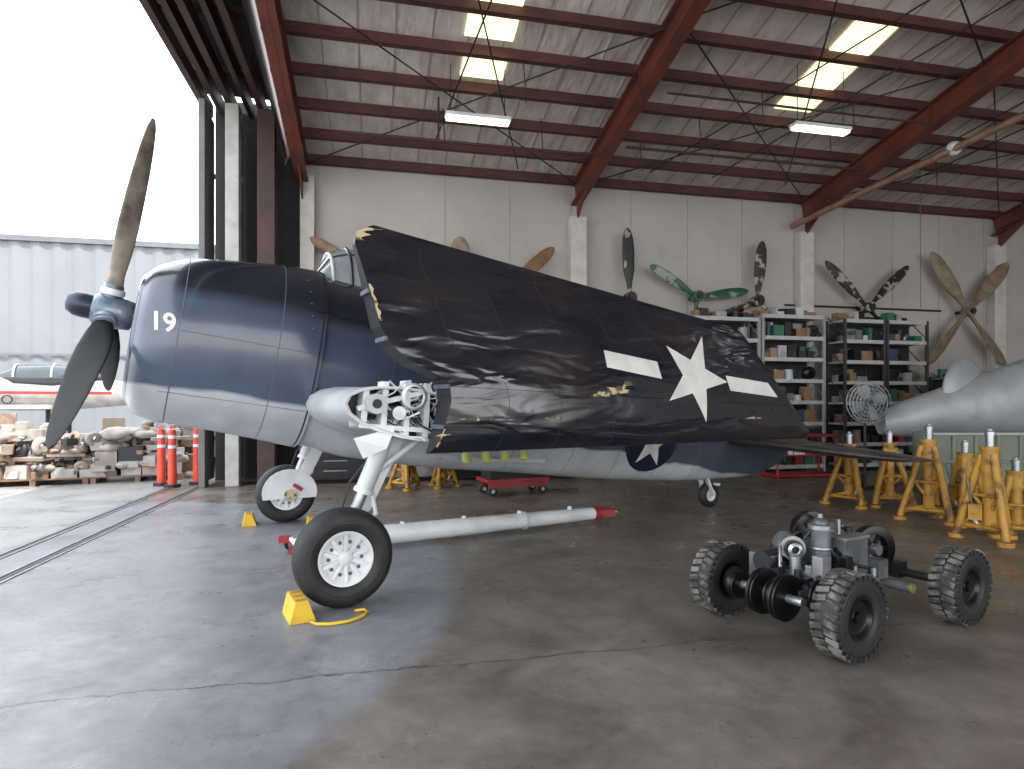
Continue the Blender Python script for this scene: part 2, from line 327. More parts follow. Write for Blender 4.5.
leafw=M('door_leaf_white',(.42,.42,.41),.6,c2=(.33,.33,.31)); leafg=M('door_leaf_grey',(.14,.14,.14),.6)
for i,(x,y,wd,z,m) in enumerate(((-3.36,13.5,.12,7.75,leafg),(-2.82,13.6,.26,7.75,leafw),(-2.18,13.65,.34,7.72,dkred))):
    g=B(); g.box((x,y,z/2),(wd,.3,z),m); g.box((x,y+.45,z/2),(.06,.6,z-.2),darkwall if i else leafg)
    for zz in(.5,2.5,4.5,6.5): g.box((x,y+.4,zz),(.1,.7,.1),m)
    g.obj('door_%d'%(i+1),bevel=.01)
# ------------------------------------------------------------------ AIRPLANE
P0=W(-2.29,6.92); RZ=math.radians(17.19)
plane=empty('fighter_airplane',P0,RZ)
TAB=[(-1.62,2.34,.60,.66,.58),(-1.55,2.34,.68,.77,.66),(-1.3,2.34,.78,.86,.74),(-1.0,2.32,.83,.90,.78),(-.5,2.27,.89,.96,.81),(-.1,2.23,.91,1.02,.82),(.5,2.13,.90,1.06,.78),(1.5,1.98,.92,1.08,.72),(3,1.75,.92,1.02,.6),(4.1,1.6,.82,1.0,.5),(5.5,1.38,.62,.90,.37),(6.5,1.2,.5,.75,.27),(7.5,1.04,.36,.57,.14),(8.15,1.0,.2,.35,.04)]
def sec(a):
    T=TAB
    if a<=T[0][0]: return T[0][1:]
    if a>=T[-1][0]: return T[-1][1:]
    for i in range(len(T)-1):
        if T[i][0]<=a<=T[i+1][0]: break
    t=(a-T[i][0])/(T[i+1][0]-T[i][0]); p1,p2=T[i],T[i+1]; h=p2[0]-p1[0]
    out=[]
    for k in range(1,5):
        m1=(T[i+1][k]-T[i-1][k])/(T[i+1][0]-T[i-1][0]) if i>0 else (p2[k]-p1[k])/h
        m2=(T[i+2][k]-p1[k])/(T[i+2][0]-p1[0]) if i+2<len(T) else (p2[k]-p1[k])/h
        out.append((2*t**3-3*t**2+1)*p1[k]+(t**3-2*t*t+t)*h*m1+(-2*t**3+3*t*t)*p2[k]+(t**3-t*t)*h*m2)
    return out
SH=.15
def ring(a,off=0,n=56,sc=1):
    zc,rt,rb,ry=sec(a); out=[]
    for k in range(n):
        th=2*math.pi*k/n; c,s=math.cos(th),math.sin(th); e=2/2.15
        y=(ry*sc+off)*math.copysign(abs(c)**e,c); z=((rt if s>0 else rb)*sc+off)*math.copysign(abs(s)**e,s)
        out.append(Vector((a+SH*z,y,zc+z)))
    return out
def fsurf(x,z,off=.004):
    a=x
    for _ in range(4): a=x-SH*(z-sec(a)[0])
    zc,rt,rb,ry=sec(a); d=z-zc; r=rt if d>0 else rb; q=min(abs(d)/r,.999)
    return Vector((x,-(ry*(1-q**2.15)**(1/2.15))-off,z))
g=B(); st=[-.02+i*.18 for i in range(46)]; st=[a for a in st if a<8.15]+[8.15]
def rf(a): return ring(a,-.035 if a<.2 else (-.015 if a<.4 else 0))
g.rings([rf(a) for a in st],camo)
for a in(.75,1.6,2.5,3.4,4.2,5.0,5.8): g.rings([ring(a,.0012),ring(a+.008,.0012)],linel,caps=False)
g.obj('fuselage',plane)
g=B(); g.rings([ring(a) for a in [-1.62,-1.58,-1.55,-1.5,-1.4,-1.3,-1.15,-1,-.85,-.7,-.5,-.3,-.1,.0]],camo,caps=False)
def lipring(a,s): return [Vector((p.x+a,p.y,p.z)) for p in ring(-1.62,0,56,s)]
g.rings([lipring(.25,.78),lipring(.05,.80),lipring(-.02,.86),lipring(-.035,.93),lipring(-.02,.98),lipring(0,1.0)],camo,caps=False)
g.rings([lipring(.25,.78),lipring(.8,.8)],dark,caps=False)
g.rings([ring(0.0),ring(0.0,-.05)],dark,caps=False)
for a in(-1.28,-.42): g.rings([ring(a,.0012),ring(a+.008,.0012)],linel,caps=False)
g.rings([ring(-.04,.0015),ring(-.025,.0015)],line,caps=False)
for zz in(2.36,1.78):
    pts=[fsurf(-1.45+.1*i,zz-.15*(.1*i),-.0015) for i in range(14)]; g.tube(pts,.0035,linel,n=4)
for i in range(12):
    p=fsurf(-.10,1.5+.13*i,0); g.ball(p,.010,linel,n=8)
g.obj('cowling',plane)
g=B(); ec=Vector((-1.15,0,2.32)); ax=Vector((-1,0,.15)).normalized()
g.lathe([(.0,.25),(.15,.25),(.24,.1),(.26,0),(.26,-.4)],ec,ax,M('engine_grey',(.25,.26,.28),.4,.3),caps=False)
for k in range(9):
    th=2*math.pi*k/9; d=Vector((0,math.cos(th),math.sin(th)))
    g.cyl(ec+d*.24,ec+d*.5,.085,steel); g.cyl(ec+d*.3,ec+d*.42,.1,dark)
g.lathe([(0.01,-.3),(.62,-.3)],ec,ax,dark); g.obj('radial_engine',plane)
# propeller
g=B(); hc=Vector((-1.86,0,2.56)); TL=.21; ax=Vector((-1,0,TL)).normalized(); up0=Vector((TL,0,1)).normalized(); sd0=Vector((0,-1,0))
g.cyl(hc-ax*.75,hc-ax*.1,.11,steel); g.lathe([(.09,-.22),(.14,-.2),(.155,-.1),(.155,.09),(.13,.13)],hc,ax,hubgrey,n=28,caps=True)
g.lathe([(.115,.10),(.12,.20),(.115,.27),(.08,.33),(.01,.35)],hc,ax,M('hub_dome',(.02,.03,.05),.35,.3),n=28)
roll=math.radians(9)
for k in range(3):
    th=roll+k*2*math.pi/3; rd=up0*math.cos(th)+sd0*math.sin(th); tg=ax.cross(rd).normalized()
    g.cyl(hc+rd*.08,hc+rd*.26,.085,hubgrey); g.lathe([(.10,.16),(.105,.19),(.10,.22)],hc+rd*0,rd,white if k==0 else hubgrey,n=24,caps=True)
    rs=[]; ws=.64 if k==0 else 1.05; ls=.96 if k==0 else 1
    for r,wd,tk,pt in((.24,.16,.12,60),(.38,.22,.09,55),(.6,.29,.06,48),(.85,.335,.045,40),(1.15,.34,.035,33),(1.45,.32,.027,28),(1.7,.27,.02,24),(1.88,.19,.014,22),(1.97,.08,.01,21)):
        p=math.radians(pt+14); cd=(tg*math.cos(p)-ax*math.sin(p)).normalized(); nn=cd.cross(rd); q=wd*(ws if r>.3 else 1); r*=ls
        rs.append([hc+rd*r+cd*(q/2*math.cos(t))+nn*(tk/2*math.sin(t)) for t in [2*math.pi*j/20 for j in range(20)]])
    g.rings(rs,bladetan if k==0 else blademat)
g.obj('propeller',plane)
cu=bpy.data.curves.new('num','FONT'); cu.body='19'; cu.size=.25; cu.offset=.006; to=bpy.data.objects.new('num',cu); COL.objects.link(to)
bpy.context.view_layer.update(); me=to.evaluated_get(bpy.context.evaluated_depsgraph_get()).to_mesh()
g=B(); g.add([fsurf(-1.51+v.co.x*.85,2.34+v.co.y*.95-.12*v.co.x,.006) for v in me.vertices],[tuple(p.vertices) for p in me.polygons],insw)
bpy.data.objects.remove(to); g.obj('number_marking',plane)
# windshield and canopy
g=B()
base=lambda a: sec(a)[0]+sec(a)[1]-.08
fr=[(.06,.28,.05),(.22,.31,.36),(.42,.33,.48),(.9,.34,.52),(1.5,.32,.50),(2.0,.28,.40)]
rs=[]
for a,ww,hh in fr:
    rs.append([Vector((a,ww*math.cos(t),base(a)+hh*math.sin(t))) for t in [math.pi*j/14 for j in range(15)]])
for i in range(len(rs)-1):
    n=15; g.add(rs[i]+rs[i+1],[(j,j+1,n+j+1,n+j) for j in range(n-1)],glass,True)
for i in(0,1,2,3,5): g.tube(rs[i],.020,whitegrey if i<2 else camo,n=6)
for j in(0,4,10,14): g.tube([r[j] for r in rs],.014,camo,n=6)
rs=[[Vector((a,.28*s*math.cos(t),base(a)+.4*s*math.sin(t))) for t in [math.pi*j/10 for j in range(11)]] for a,s in((2.0,1),(2.9,.95),(3.8,.7),(4.8,.3))]
for i in range(3): g.add(rs[i]+rs[i+1],[(j,j+1,12+j,11+j) for j in range(10)],camo,True)
g.obj('canopy',plane)
# folded wings
def af(v): v=min(max(v,0),1); return max(0,10*(.2969*math.sqrt(v)-.126*v-.3516*v*v+.2843*v**3-.1036*v**4))
RT=[(1.22,.50),(1.30,.56),(1.5,.64),(1.69,.69),(1.86,.67),(1.93,.50),(2.0,.34),(2.12,.2),(2.27,.10),(2.6,.02),(2.95,-.07),(3.06,-.05),(3.14,.12)]
def aroot(h):
    if h<=RT[0][0]: return RT[0][1]
    for i in range(len(RT)-1):
        if h<=RT[i+1][0]: t=(h-RT[i][0])/(RT[i+1][0]-RT[i][0]); return RT[i][1]+(RT[i+1][1]-RT[i][1])*t
    return RT[-1][1]
HB=1.24
def htop(u): return 3.13+(2.55-3.13)*u
def atip(v): return 5.64-1.18*v-(.16*(1-v/.07)**2 if v<.07 else 0)-(.10*((v-.94)/.06)**2 if v>.94 else 0)
def wp(u,v,side):
    h=HB+v*(htop(u)-HB); a=aroot(HB+v*(htop(0)-HB))*(1-u)+atip(v)*u
    T=(.15*(1-u)+.07*u)*(1 if u<.97 else 1-.6*((u-.97)/.03)**2)
    return Vector((a,-(2.28-.13*v)-side*(T*af(v)+.004),h))
def inv(a,h):
    u=.5
    for _ in range(12):
        v=(h-HB)/(htop(u)-HB); a0=aroot(HB+v*(htop(0)-HB)); a1=atip(v); u=(a-a0)/(a1-a0)
    return u,v
def wsurf(a,h,off=.006):
    u,v=inv(a,h); p=wp(u,v,1); p.y-=off; return p
def make_wing(mir):
    g=B(); nu,nv=56,48
    vv=[(j/nv)**1.6 for j in range(nv+1)]
    def f(p): return Vector((p.x,-p.y,p.z)) if mir else p
    for side in(1,-1):
        vs=[f(wp(i/nu,v,side)) for i in range(nu+1) for v in vv]
        n=nv+1; g.add(vs,[(i*n+j,i*n+j+1,(i+1)*n+j+1,(i+1)*n+j) for i in range(nu) for j in range(nv)],navy,True)
    for u in(0,1):
        vs=[f(wp(u,v,1)) for v in vv]+[f(wp(u,v,-1)) for v in vv]; n=nv+1
        g.add(vs,[(j,j+1,n+j+1,n+j) for j in range(nv)],dark if u==0 else navy)
        if u==0:
            for v in(.12,.3,.5,.7): g.beam(f(wp(0,v,-1))+Vector((-.012,0,0)),f(wp(0,v,1))+Vector((-.012,0,0)),.02,.035,linel)
    if not mir:
        for u in(.12,.24,.37,.5,.63,.76,.89): g.tube([wp(u,v,1) for v in vv[2:]],.0028,line,n=4)
        for v in(.12,.3,.62): g.tube([wp(i/30,v,1) for i in range(31)],.0028,line,n=4)
        for h0,h1,wd in((2.32,2.62,.035),(2.98,3.10,.10),(1.3,1.45,.02)):
            n=8; pts=[]
            for i in range(n+1):
                h=h0+(h1-h0)*i/n; a=aroot(h)+.004; pts.append(wsurf(a,h,.003)); pts.append(wsurf(a+wd*(.4+random.random()),h,.004))
            g.add(pts,[(2*i,2*i+1,2*i+3,2*i+2) for i in range(n)],primer)
    return g.obj('folded_wing_starboard' if mir else 'folded_wing_port',plane)
make_wing(False); make_wing(True)
g=B()
def trisub(A,Bp,C,n,fn,m):
    vs=[];idx={}
    for i in range(n+1):
        for j in range(n+1-i):
            idx[(i,j)]=len(vs); p=A+(Bp-A)*(i/n)+(C-A)*(j/n); vs.append(fn(p.x,p.y))
    fs=[]
    for i in range(n):
        for j in range(n-i):
            fs.append((idx[(i,j)],idx[(i+1,j)],idx[(i,j+1)]))
            if j<n-i-1: fs.append((idx[(i+1,j)],idx[(i+1,j+1)],idx[(i,j+1)]))
    g.add(vs,fs,m,True)
def star(c,R,ang,fn,m,n=5):
    pts=[Vector((c[0]+(R if k%2==0 else R*.382)*math.cos(ang+k*math.pi/5),c[1]+(R if k%2==0 else R*.382)*math.sin(ang+k*math.pi/5))) for k in range(10)]
    for k in range(10): trisub(Vector(c),pts[k],pts[(k+1)%10],n,fn,m)
def quad(a,b,c,d,fn,m): a,b,c,d=map(Vector,(a,b,c,d)); trisub(a,b,c,8,fn,m); trisub(a,c,d,8,fn,m)
star((3.60,1.95),.50,math.radians(-77),wsurf,insw)
quad((2.38,2.02),(3.10,1.92),(3.06,2.10),(2.36,2.19),wsurf,insw)
quad((4.13,1.81),(4.95,1.74),(4.80,1.91),(4.08,1.98),wsurf,insw)
g.obj('wing_star_insignia',plane)
g=B()
for (a,h,ra,rh) in((2.48,1.80,.16,.05),(2.32,1.76,.10,.03),(2.2,1.74,.06,.02),(.9,1.53,.17,.014),(1.68,1.53,.10,.010),(4.5,1.50,.20,.013),(.62,1.40,.06,.012),(2.62,1.86,.08,.025)):
    n=22; c=wsurf(a,h,.003); pts=[]
    for k in range(n):
        q=.4+.8*random.random(); pts.append(wsurf(a+ra*q*math.cos(6.283*k/n),h+rh*q*math.sin(6.283*k/n),.003))
    g.add([c]+pts,[(0,1+k,1+(k+1)%n) for k in range(n)],primer)
g.obj('paint_chips',plane)
g=B(); fs=lambda x,z: fsurf(x,z,.006); fs2=lambda x,z: fsurf(x,z,.012)
c=(4.72,1.10); n=36
for k in range(n): trisub(Vector(c),Vector((c[0]+.5*math.cos(6.2832*k/n),c[1]+.42*math.sin(6.2832*k/n))),Vector((c[0]+.5*math.cos(6.2832*(k+1)/n),c[1]+.42*math.sin(6.2832*(k+1)/n))),3,fs,lblue)
star(c,.38,math.radians(90-8),fs2,insw,4); g.obj('fuselage_star_insignia',plane)
# stub wing
for sgn,nm in((-1,'center_wing_port'),(1,'center_wing_starboard')):
    g=B(); N=26
    def stub(y,sc=1.,a0=-.12,ch=2.3):
        out=[]
        for k in range(N):
            t=2*math.pi*k/N; x=(1-math.cos(t))/2; th=.235*af(x)*(1 if t<math.pi else -1)
            out.append(Vector((a0+ch*x,sgn*y,1.66-.15*ch*x+th*sc)))
        return out
    skin=whitegrey
    g.rings([stub(.3,1.15),stub(.8,1.1,-.16),stub(1.4),stub(2.06,.97)],skin,caps=False)
    g.rings([stub(2.06,.97),stub(2.06,.85,-.09,2.24),stub(1.85,.85,-.09,2.24)],white,caps=False)
    inner=stub(1.86,.86,-.09,2.24); g.add(inner,[tuple(range(N))],dark)
    if sgn<0:
        for a,z0,z1 in((.05,1.50,1.78),(.22,1.42,1.85),(.42,1.36,1.86),(.6,1.34,1.84)): g.beam((a,-1.95,z0),(a+.03,-1.95,z1),.05,.16,white,up=(0,1,0))
        g.beam((0,-2.02,1.62),(.66,-2.02,1.78),.04,.05,white,up=(0,1,0)); g.beam((.02,-2.02,1.48),(.66,-2.02,1.42),.04,.04,white,up=(0,1,0))
        g.cyl((.14,-2.12,1.66),(.14,-1.9,1.66),.085,whitegrey); g.cyl((.14,-2.13,1.66),(.14,-2.1,1.66),.04,dark)
        g.cyl((.34,-2.1,1.58),(.34,-1.9,1.58),.06,steel); g.lathe([(.09,0),(.12,.02),(.09,.04)],(.48,-2.1,1.72),(0,1,0),white,n=20)
        for i in range(26):
            a=.08+.5*random.random(); z=1.45+.32*random.random(); pts=[Vector((a,-1.95,z))]
            for j in range(4): pts.append(pts[-1]+Vector((random.uniform(.02,.14),random.uniform(-.07,.04),random.uniform(-.12,.12))))
            for p in pts: p.z=min(max(p.z,1.34),1.86); p.y=max(p.y,-2.18); p.x=min(p.x,.7)
            g.tube(pts,random.choice((.007,.010,.014)),random.choice((white,steel,whitegrey,gblack)),n=6)
    g.obj(nm,plane)
def wheel(g,c,ax,R,wd,tire,hub,hr,tread=0,spokes=0,tm=None):
    ax=Vector(ax).normalized(); h=wd/2
    g.lathe([(hr,-h*.75),(hr+.02,-h*.95),(R*.82,-h),(R*.94,-h*.8),(R*.99,-h*.45),(R,0),(R*.99,h*.45),(R*.94,h*.8),(R*.82,h),(hr+.02,h*.95),(hr,h*.75)],c,ax,tire,n=48)
    for s in(-1,1): g.lathe([(R*.70,s*h*1.0),(R*.72,s*h*1.03),(R*.74,s*h*1.0)],c,ax,tire,n=40)
    g.lathe([(.001,-h*.55),(hr*.25,-h*.6),(hr*.3,-h*.45),(hr*.8,-h*.5),(hr*.9,-h*.8),(hr,-h*.8)],c,ax,hub,n=36)
    g.lathe([(.001,h*.55),(hr*.25,h*.6),(hr*.3,h*.45),(hr*.8,h*.5),(hr*.9,h*.8),(hr,h*.8)],c,ax,hub,n=36)
    u=Vector((0,0,1)); w_=ax.cross(u).normalized(); u=w_.cross(ax)
    if spokes:
        for k in range(spokes):
            t=2*math.pi*k/spokes; d=u*math.cos(t)+w_*math.sin(t)
            for s in(-1,1): g.beam(Vector(c)+ax*s*h*.5+d*hr*.28,Vector(c)+ax*s*h*.62+d*hr*.85,hr*.13,.03,hub,up=ax)
            t+=math.pi/spokes; d=u*math.cos(t)+w_*math.sin(t)
            for s in(-1,1): g.cyl(Vector(c)+ax*s*h*.44+d*hr*.6,Vector(c)+ax*s*h*.53+d*hr*.6,hr*.07,linel,n=10)
    if tread:
        for k in range(tread):
            t=2*math.pi*k/tread; d=u*math.cos(t)+w_*math.sin(t); tgn=u*math.sin(t)-w_*math.cos(t)
            for s in(-1,1):
                cc=Vector(c)+d*(R*.975)+ax*s*h*.5+tgn*(0 if s>0 else R*math.pi/tread)
                g.beam(cc-ax*h*.42-tgn*.01*s,cc+ax*h*.44+tgn*.01*s,R*4.2/tread,R*.06,tm or tire,up=d)
                c2=Vector(c)+d*(R*.90)+ax*s*h*.94+tgn*(0 if s>0 else R*math.pi/tread); g.beam(c2-d*R*.05,c2+d*R*.06,R*3.6/tread,.012,tire,up=ax)
for sgn,a0,nm in((-1,-.12,'landing_gear_port'),(1,.12,'landing_gear_starboard')):
    g=B(); yw=2.04*sgn; yi=1.86*sgn; R=.405
    wheel(g,(a0,yw,R),(0,1,0),R,.24,black,white,.225,spokes=10)
    top=Vector((a0+.46,1.9*sgn,1.50)); bot=Vector((a0+.05,yi,.52)); m=top.lerp(bot,.62)
    g.cyl(top,m,.075,whitegrey); g.cyl(m,bot,.048,steel); g.cyl(m-(m-top).normalized()*.04,m,.085,white)
    g.cyl(bot+Vector((0,0,.04)),(a0,yi,R),.06,white); g.cyl((a0,yi,R),(a0,yw,R),.045,steel)
    g.tube([m+Vector((.08,0,0)),m.lerp(bot,.5)+Vector((.2,0,0)),bot+Vector((.06,0,0))],.022,white,n=8)
    g.cyl(top+Vector((.35,0,-.1)),m+Vector((0,0,.1)),.03,whitegrey)
    g.cyl(top+Vector((.0,.0,.0)),top+Vector((-.35,-.1*sgn,-.02)),.035,whitegrey)
    g.tube([top+Vector((.05,0,0)),m+Vector((-.1,-.03*sgn,.1)),bot+Vector((-.06,.0,.1)),(a0,yi,R+.05)],.009,gblack,n=6)
    def plate(pts,th,mm):
        n=len(pts); q=[Vector(p) for p in pts]; g.add(q+[p+Vector((0,th,0)) for p in q],[tuple(range(n)),tuple(range(2*n-1,n-1,-1))]+[(i,(i+1)%n,n+(i+1)%n,n+i) for i in range(n)],mm)
    yd2=1.76*sgn
    plate([(top.x+.05,yd2,1.42),(top.x+.18,yd2,1.38),(bot.x+.26,yd2,.72),(bot.x+.1,yd2,.62),(bot.x+.07,yd2,.72)],.02,white)
    if sgn<0: plate([(top.x-.36,-2.0,1.37),(top.x-.02,-2.06,1.46),(top.x-.10,-2.06,1.28),(top.x-.28,-2.0,1.20)],.02,white)
    if sgn>0:
        n=24; pts=[(a0+.0+.36*math.cos(6.283*k/n),1.70,R+.05+.32*math.sin(6.283*k/n)) for k in range(n) if math.sin(6.283*k/n)>-.35]; plate(pts,.02,white)
        g.cyl((a0,1.66,R+.02),(a0,1.70,R+.02),.08,primer); g.box((a0+.1,1.685,R+.12),(.14,.02,.05),red,Matrix.Rotation(.6,3,'Y'))
    g.obj(nm,plane)
g=B(); tw=Vector((6.3,0,.20)); wheel(g,tw,(0,1,0),.20,.13,black,white,.10)
for s in(-1,1): g.beam(tw+Vector((0,.09*s,0)),tw+Vector((-.12,.07*s,.28)),.08,.03,white)
g.cyl(tw+Vector((-.12,0,.26)),tw+Vector((-.02,0,.50)),.06,white); g.cyl(tw+Vector((-.1,0,.3)),tw+Vector((-.45,0,.45)),.03,white)
g.box(tw+Vector((.12,0,.16)),(.16,.12,.04),white); g.obj('tail_wheel',plane)
stabm=M('tailplane_paint',(.024,.022,.024),.3,c2=(.05,.045,.042),sc=2)
for sgn in(-1,1):
    g=B(); rs=[]
    for y,a0,ch,z,t in((.1,6.4,1.75,1.10,.10),(1.2,6.46,1.5,1.05,.085),(2.3,6.56,1.2,.99,.07),(2.65,6.64,1.0,.97,.05),(2.8,6.8,.7,.96,.03)):
        rs.append([Vector((a0+ch*(1-math.cos(q))/2,sgn*y,z-.05*(1-math.cos(q))/2+t*af((1-math.cos(q))/2)*(1 if q<math.pi else -1))) for q in [2*math.pi*k/24 for k in range(24)]])
    g.rings(rs,stabm); g.obj('tailplane_port' if sgn<0 else 'tailplane_starboard',plane)
g=B(); rs=[]
for z,a0,ch,t in((1.15,6.3,1.7,.06),(1.7,6.75,1.2,.05),(2.1,7.0,.8,.04),(2.3,7.15,.55,.03),(2.36,7.3,.3,.01)):
    rs.append([Vector((a0+ch*(1-math.cos(q))/2,t*af((1-math.cos(q))/2)*(1 if q<math.pi else -1),z)) for q in [2*math.pi*k/24 for k in range(24)]])
g.rings(rs,camo); g.obj('tail_fin',plane)
# fittings hanging below the centre wing
g=B(); g.box((1.95,-.78,1.20),(1.0,.06,.05),whitegrey)
for x in(1.5,2.1): g.box((x,-.78,1.30),(.05,.05,.22),whitegrey)
for i in range(4):
    x=1.58+.25*i; g.cyl((x,-.78,1.18),(x,-.80,1.06),.03,whitegrey); g.cyl((x,-.80,1.10),(x,-.82,1.02),.055,valve); g.ball((x,-.82,1.02),(.055,.055,.03),valve,n=14)
g.tube([fsurf(1.3,1.08,.0),fsurf(2.0,.98,.05),fsurf(2.9,.92,.0)],.03,whitegrey); g.obj('fuel_fittings',plane)
# ------------------------------------------------------------------ chocks, tow bar
def chock(x,z,rz,s=1):
    g=B(); L_=.30*s;w_=.17*s;h=.14*s
    vs=[(-L_/2,-w_/2,0),(L_/2,-w_/2,0),(L_/2,w_/2,0),(-L_/2,w_/2,0),(-L_/2,-.04,h),(L_/2,-.04,h),(L_/2,.06,h),(-L_/2,.06,h)]
    g.add(vs,[(0,3,2,1),(4,5,6,7),(0,1,5,4),(1,2,6,5),(2,3,7,6),(3,0,4,7)],yellow2)
    for t in(-.1,0,.1): g.box((t*s,.01,h+.004),(.03,.08,.008),yellow)
    return g.obj('wheel_chock',None,W(x,z),rz,bevel=.012)
chock(-1.66,4.83,math.radians(107),1.15)
g=B(); pts=[W(-1.52,4.68,.014),W(-1.46,4.63,.014),W(-1.36,4.63,.014),W(-1.24,4.69,.014),W(-1.16,4.80,.014),W(-1.14,4.90,.014),W(-1.18,4.96,.014),W(-1.25,4.93,.014)]
g.tube(pts,.013,yellow2,n=8); g.obj('chock_rope')
chock(-3.62,8.55,math.radians(100),1.1); chock(-2.72,8.45,math.radians(100),.9)
g=B(); a=Vector(W(-2.35,6.75,.14)); b_=Vector(W(1.14,8.75,.12)); e=(b_-a).normalized()
g.tube([a,a.lerp(b_,.1),a.lerp(b_,.5),b_],[.06,.118,.110,.085],white,n=20)
g.tube([b_,b_+e*.12],.095,red,n=16); g.box(b_+e*.22,(.24,.18,.10),red); g.lathe([(.05,-.02),(.075,0),(.05,.02)],b_+e*.38,(0,0,1),steel,n=20)
sdv=Vector((-e.y,e.x,0))
g.cyl(a-sdv*.3,a+sdv*.3,.03,white)
for s in(-1,1): g.box(a+sdv*.3*s-e*.06,(.14,.06,.08),red); wheel(g,a+sdv*.34*s+Vector((0,0,-.07)),sdv,.07,.04,black,steel,.03)
for t in(.3,.5,.7,.9): g.box(a.lerp(b_,t)+Vector((0,0,.11)),(.05,.04,.05),white)
g.lathe([(.118,-.02),(.118,.02)],a.lerp(b_,.72),e,whitegrey,n=20,caps=True)
g.obj('tow_bar')
# ------------------------------------------------------------------ power cart
cart=W(2.545,4.815); crz=math.radians(16.9); g=B()
R=.285
for x in(-.695,.695):
    for y in(-.515,.515): wheel(g,(x,y,R),(0,1,0),R,.19,black,gblack,.14,tread=30,tm=treadm); g.cyl((x,y-.07,R),(x,y+.07,R),.04,gblack)
for x in(-.695,.695):
    g.cyl((x,-.45,R),(x,.45,R),.032,dark)
    for y in(-.4,.4): g.lathe([(.03,-.03),(.11,-.03),(.11,.03),(.03,.03)],(x,y,R),(0,1,0),dark,n=24,caps=True)
gp=M('grey_machine_paint',(.085,.093,.106),.4,.35,c2=(.15,.16,.18),sc=7)
g.beam((-.75,-.16,.33),(.3,-.16,.33),.07,.07,gp); g.beam((-.75,.16,.33),(.3,.16,.33),.07,.07,gp)
g.beam((.25,0,.31),(.72,0,.30),.07,.06,dark); g.box((.695,0,.3),(.12,.2,.12),dark); g.box((-.2,0,.37),(.9,.44,.02),gp)
for x,y,r in((-.86,-.16,.16),(-.86,-.08,.11),(-.86,.02,.16),(-.66,-.30,.13),(-.88,.22,.10)):
    g.lathe([(.02,-.02),(r,-.025),(r,-.01),(r*.85,0),(r,.01),(r,.025),(.02,.02)],(x,y,.33),(0,1,0),gblack,n=32)
g.cyl((-.86,-.3,.33),(-.86,.32,.33),.03,steel)
g.box((-.55,-.08,.40),(.16,.3,.12),gp); g.box((-.62,.15,.46),(.22,.2,.18),gp); g.cyl((-.75,.12,.5),(-.48,.12,.5),.08,dark)
g.cyl((-.36,-.08,.36),(-.36,-.08,.74),.075,gp,n=24); g.cyl((-.36,-.08,.74),(-.36,-.08,.77),.085,steel,n=24); g.ball((-.36,-.08,.78),(.055,.055,.045),gp); g.cyl((-.36,-.08,.79),(-.36,-.08,.85),.02,steel)
for z in(.45,.6): g.lathe([(.078,-.01),(.082,0),(.078,.01)],(-.36,-.08,z),(0,0,1),steel,n=24)
g.box((-.12,-.04,.52),(.28,.34,.28),gp); g.box((-.12,-.04,.67),(.30,.36,.02),steel); g.cyl((-.16,.0,.69),(-.16,.0,.75),.05,steel); g.cyl((-.05,-.1,.69),(-.05,-.1,.73),.03,gblack); g.cyl((-.2,-.12,.69),(-.2,-.12,.80),.015,steel)
g.cyl((-.56,.00,.60),(-.44,.16,.60),.09,steel,n=24); g.cyl((-.58,-.03,.60),(-.56,.0,.60),.065,dark); g.lathe([(.03,0),(.055,.01),(.03,.02)],(-.59,-.04,.60),(-.6,-.8,0),steel,n=16)
g.cyl((-.6,-.05,.42),(-.6,-.05,.56),.04,steel); g.box((-.52,-.2,.5),(.1,.08,.16),steel); g.cyl((-.5,-.24,.46),(-.38,-.26,.46),.035,steel); g.box((-.3,-.24,.5),(.08,.06,.12),gblack)
g.cyl((.0,.25,.50),(.3,.25,.50),.12,gblack,n=24); g.ball((.32,.25,.5),(.08,.11,.11),gblack)
for x,y,z,r in((.36,-.04,.50,.19),(.12,.34,.60,.17)):
    g.lathe([(r*.62,-.035),(r,-.035),(r,.035),(r*.62,.035),(r*.62,-.035)],(x,y,z),(.3,1,0),gblack,n=32)
    for k in range(6):
        t=k*1.0472; g.beam((x,y,z),(x+r*.8*math.cos(t),y-.3*r*.8*math.cos(t),z+r*.8*math.sin(t)),.03,.02,gblack,up=(0,1,0))
    g.cyl((x,y-.06,z),(x,y+.06,z),.045,steel)
g.box((.36,-.04,.36),(.08,.2,.14),dark); g.box((.14,.3,.42),(.1,.2,.14),dark)
g.box((.12,-.22,.42),(.12,.1,.14),gp); g.cyl((.22,-.40,.30),(.22,-.2,.30),.035,gp); g.lathe([(.001,-.43),(.035,-.43),(.035,-.39)],(.22,0,.30),(0,1,0),M('olive_cap',(.12,.13,.05),.5),n=16)
def arc(p,q,h,r,m):
    p=Vector(p);q=Vector(q); g.tube([p.lerp(q,t/10)+Vector((0,0,h*math.sin(math.pi*t/10))) for t in range(11)],r,m,n=8)
for p,q,h in(((-.6,.1,.55),(-.36,-.1,.6),.14),((-.1,.1,.66),(.2,.3,.6),.14),((-.5,-.1,.5),(-.1,-.2,.5),-.08),((-.42,-.1,.45),(.1,-.2,.4),-.06),((.1,.0,.6),(.3,.1,.55),.12),((-.7,0,.48),(-.45,.2,.6),.12),((-.2,.2,.6),(-.5,.3,.45),.12),((-.3,-.16,.6),(-.05,-.24,.45),-.03),((-.75,.1,.45),(-.5,.0,.42),.1),((-.46,-.02,.66),(-.30,-.16,.5),.16),((-.6,-.2,.4),(-.2,-.26,.4),.05),((.3,.2,.6),(.65,.05,.34),.05)): arc(p,q,h,random.choice((.011,.014,.009)),random.choice((gblack,gblack,gblack,steel)))
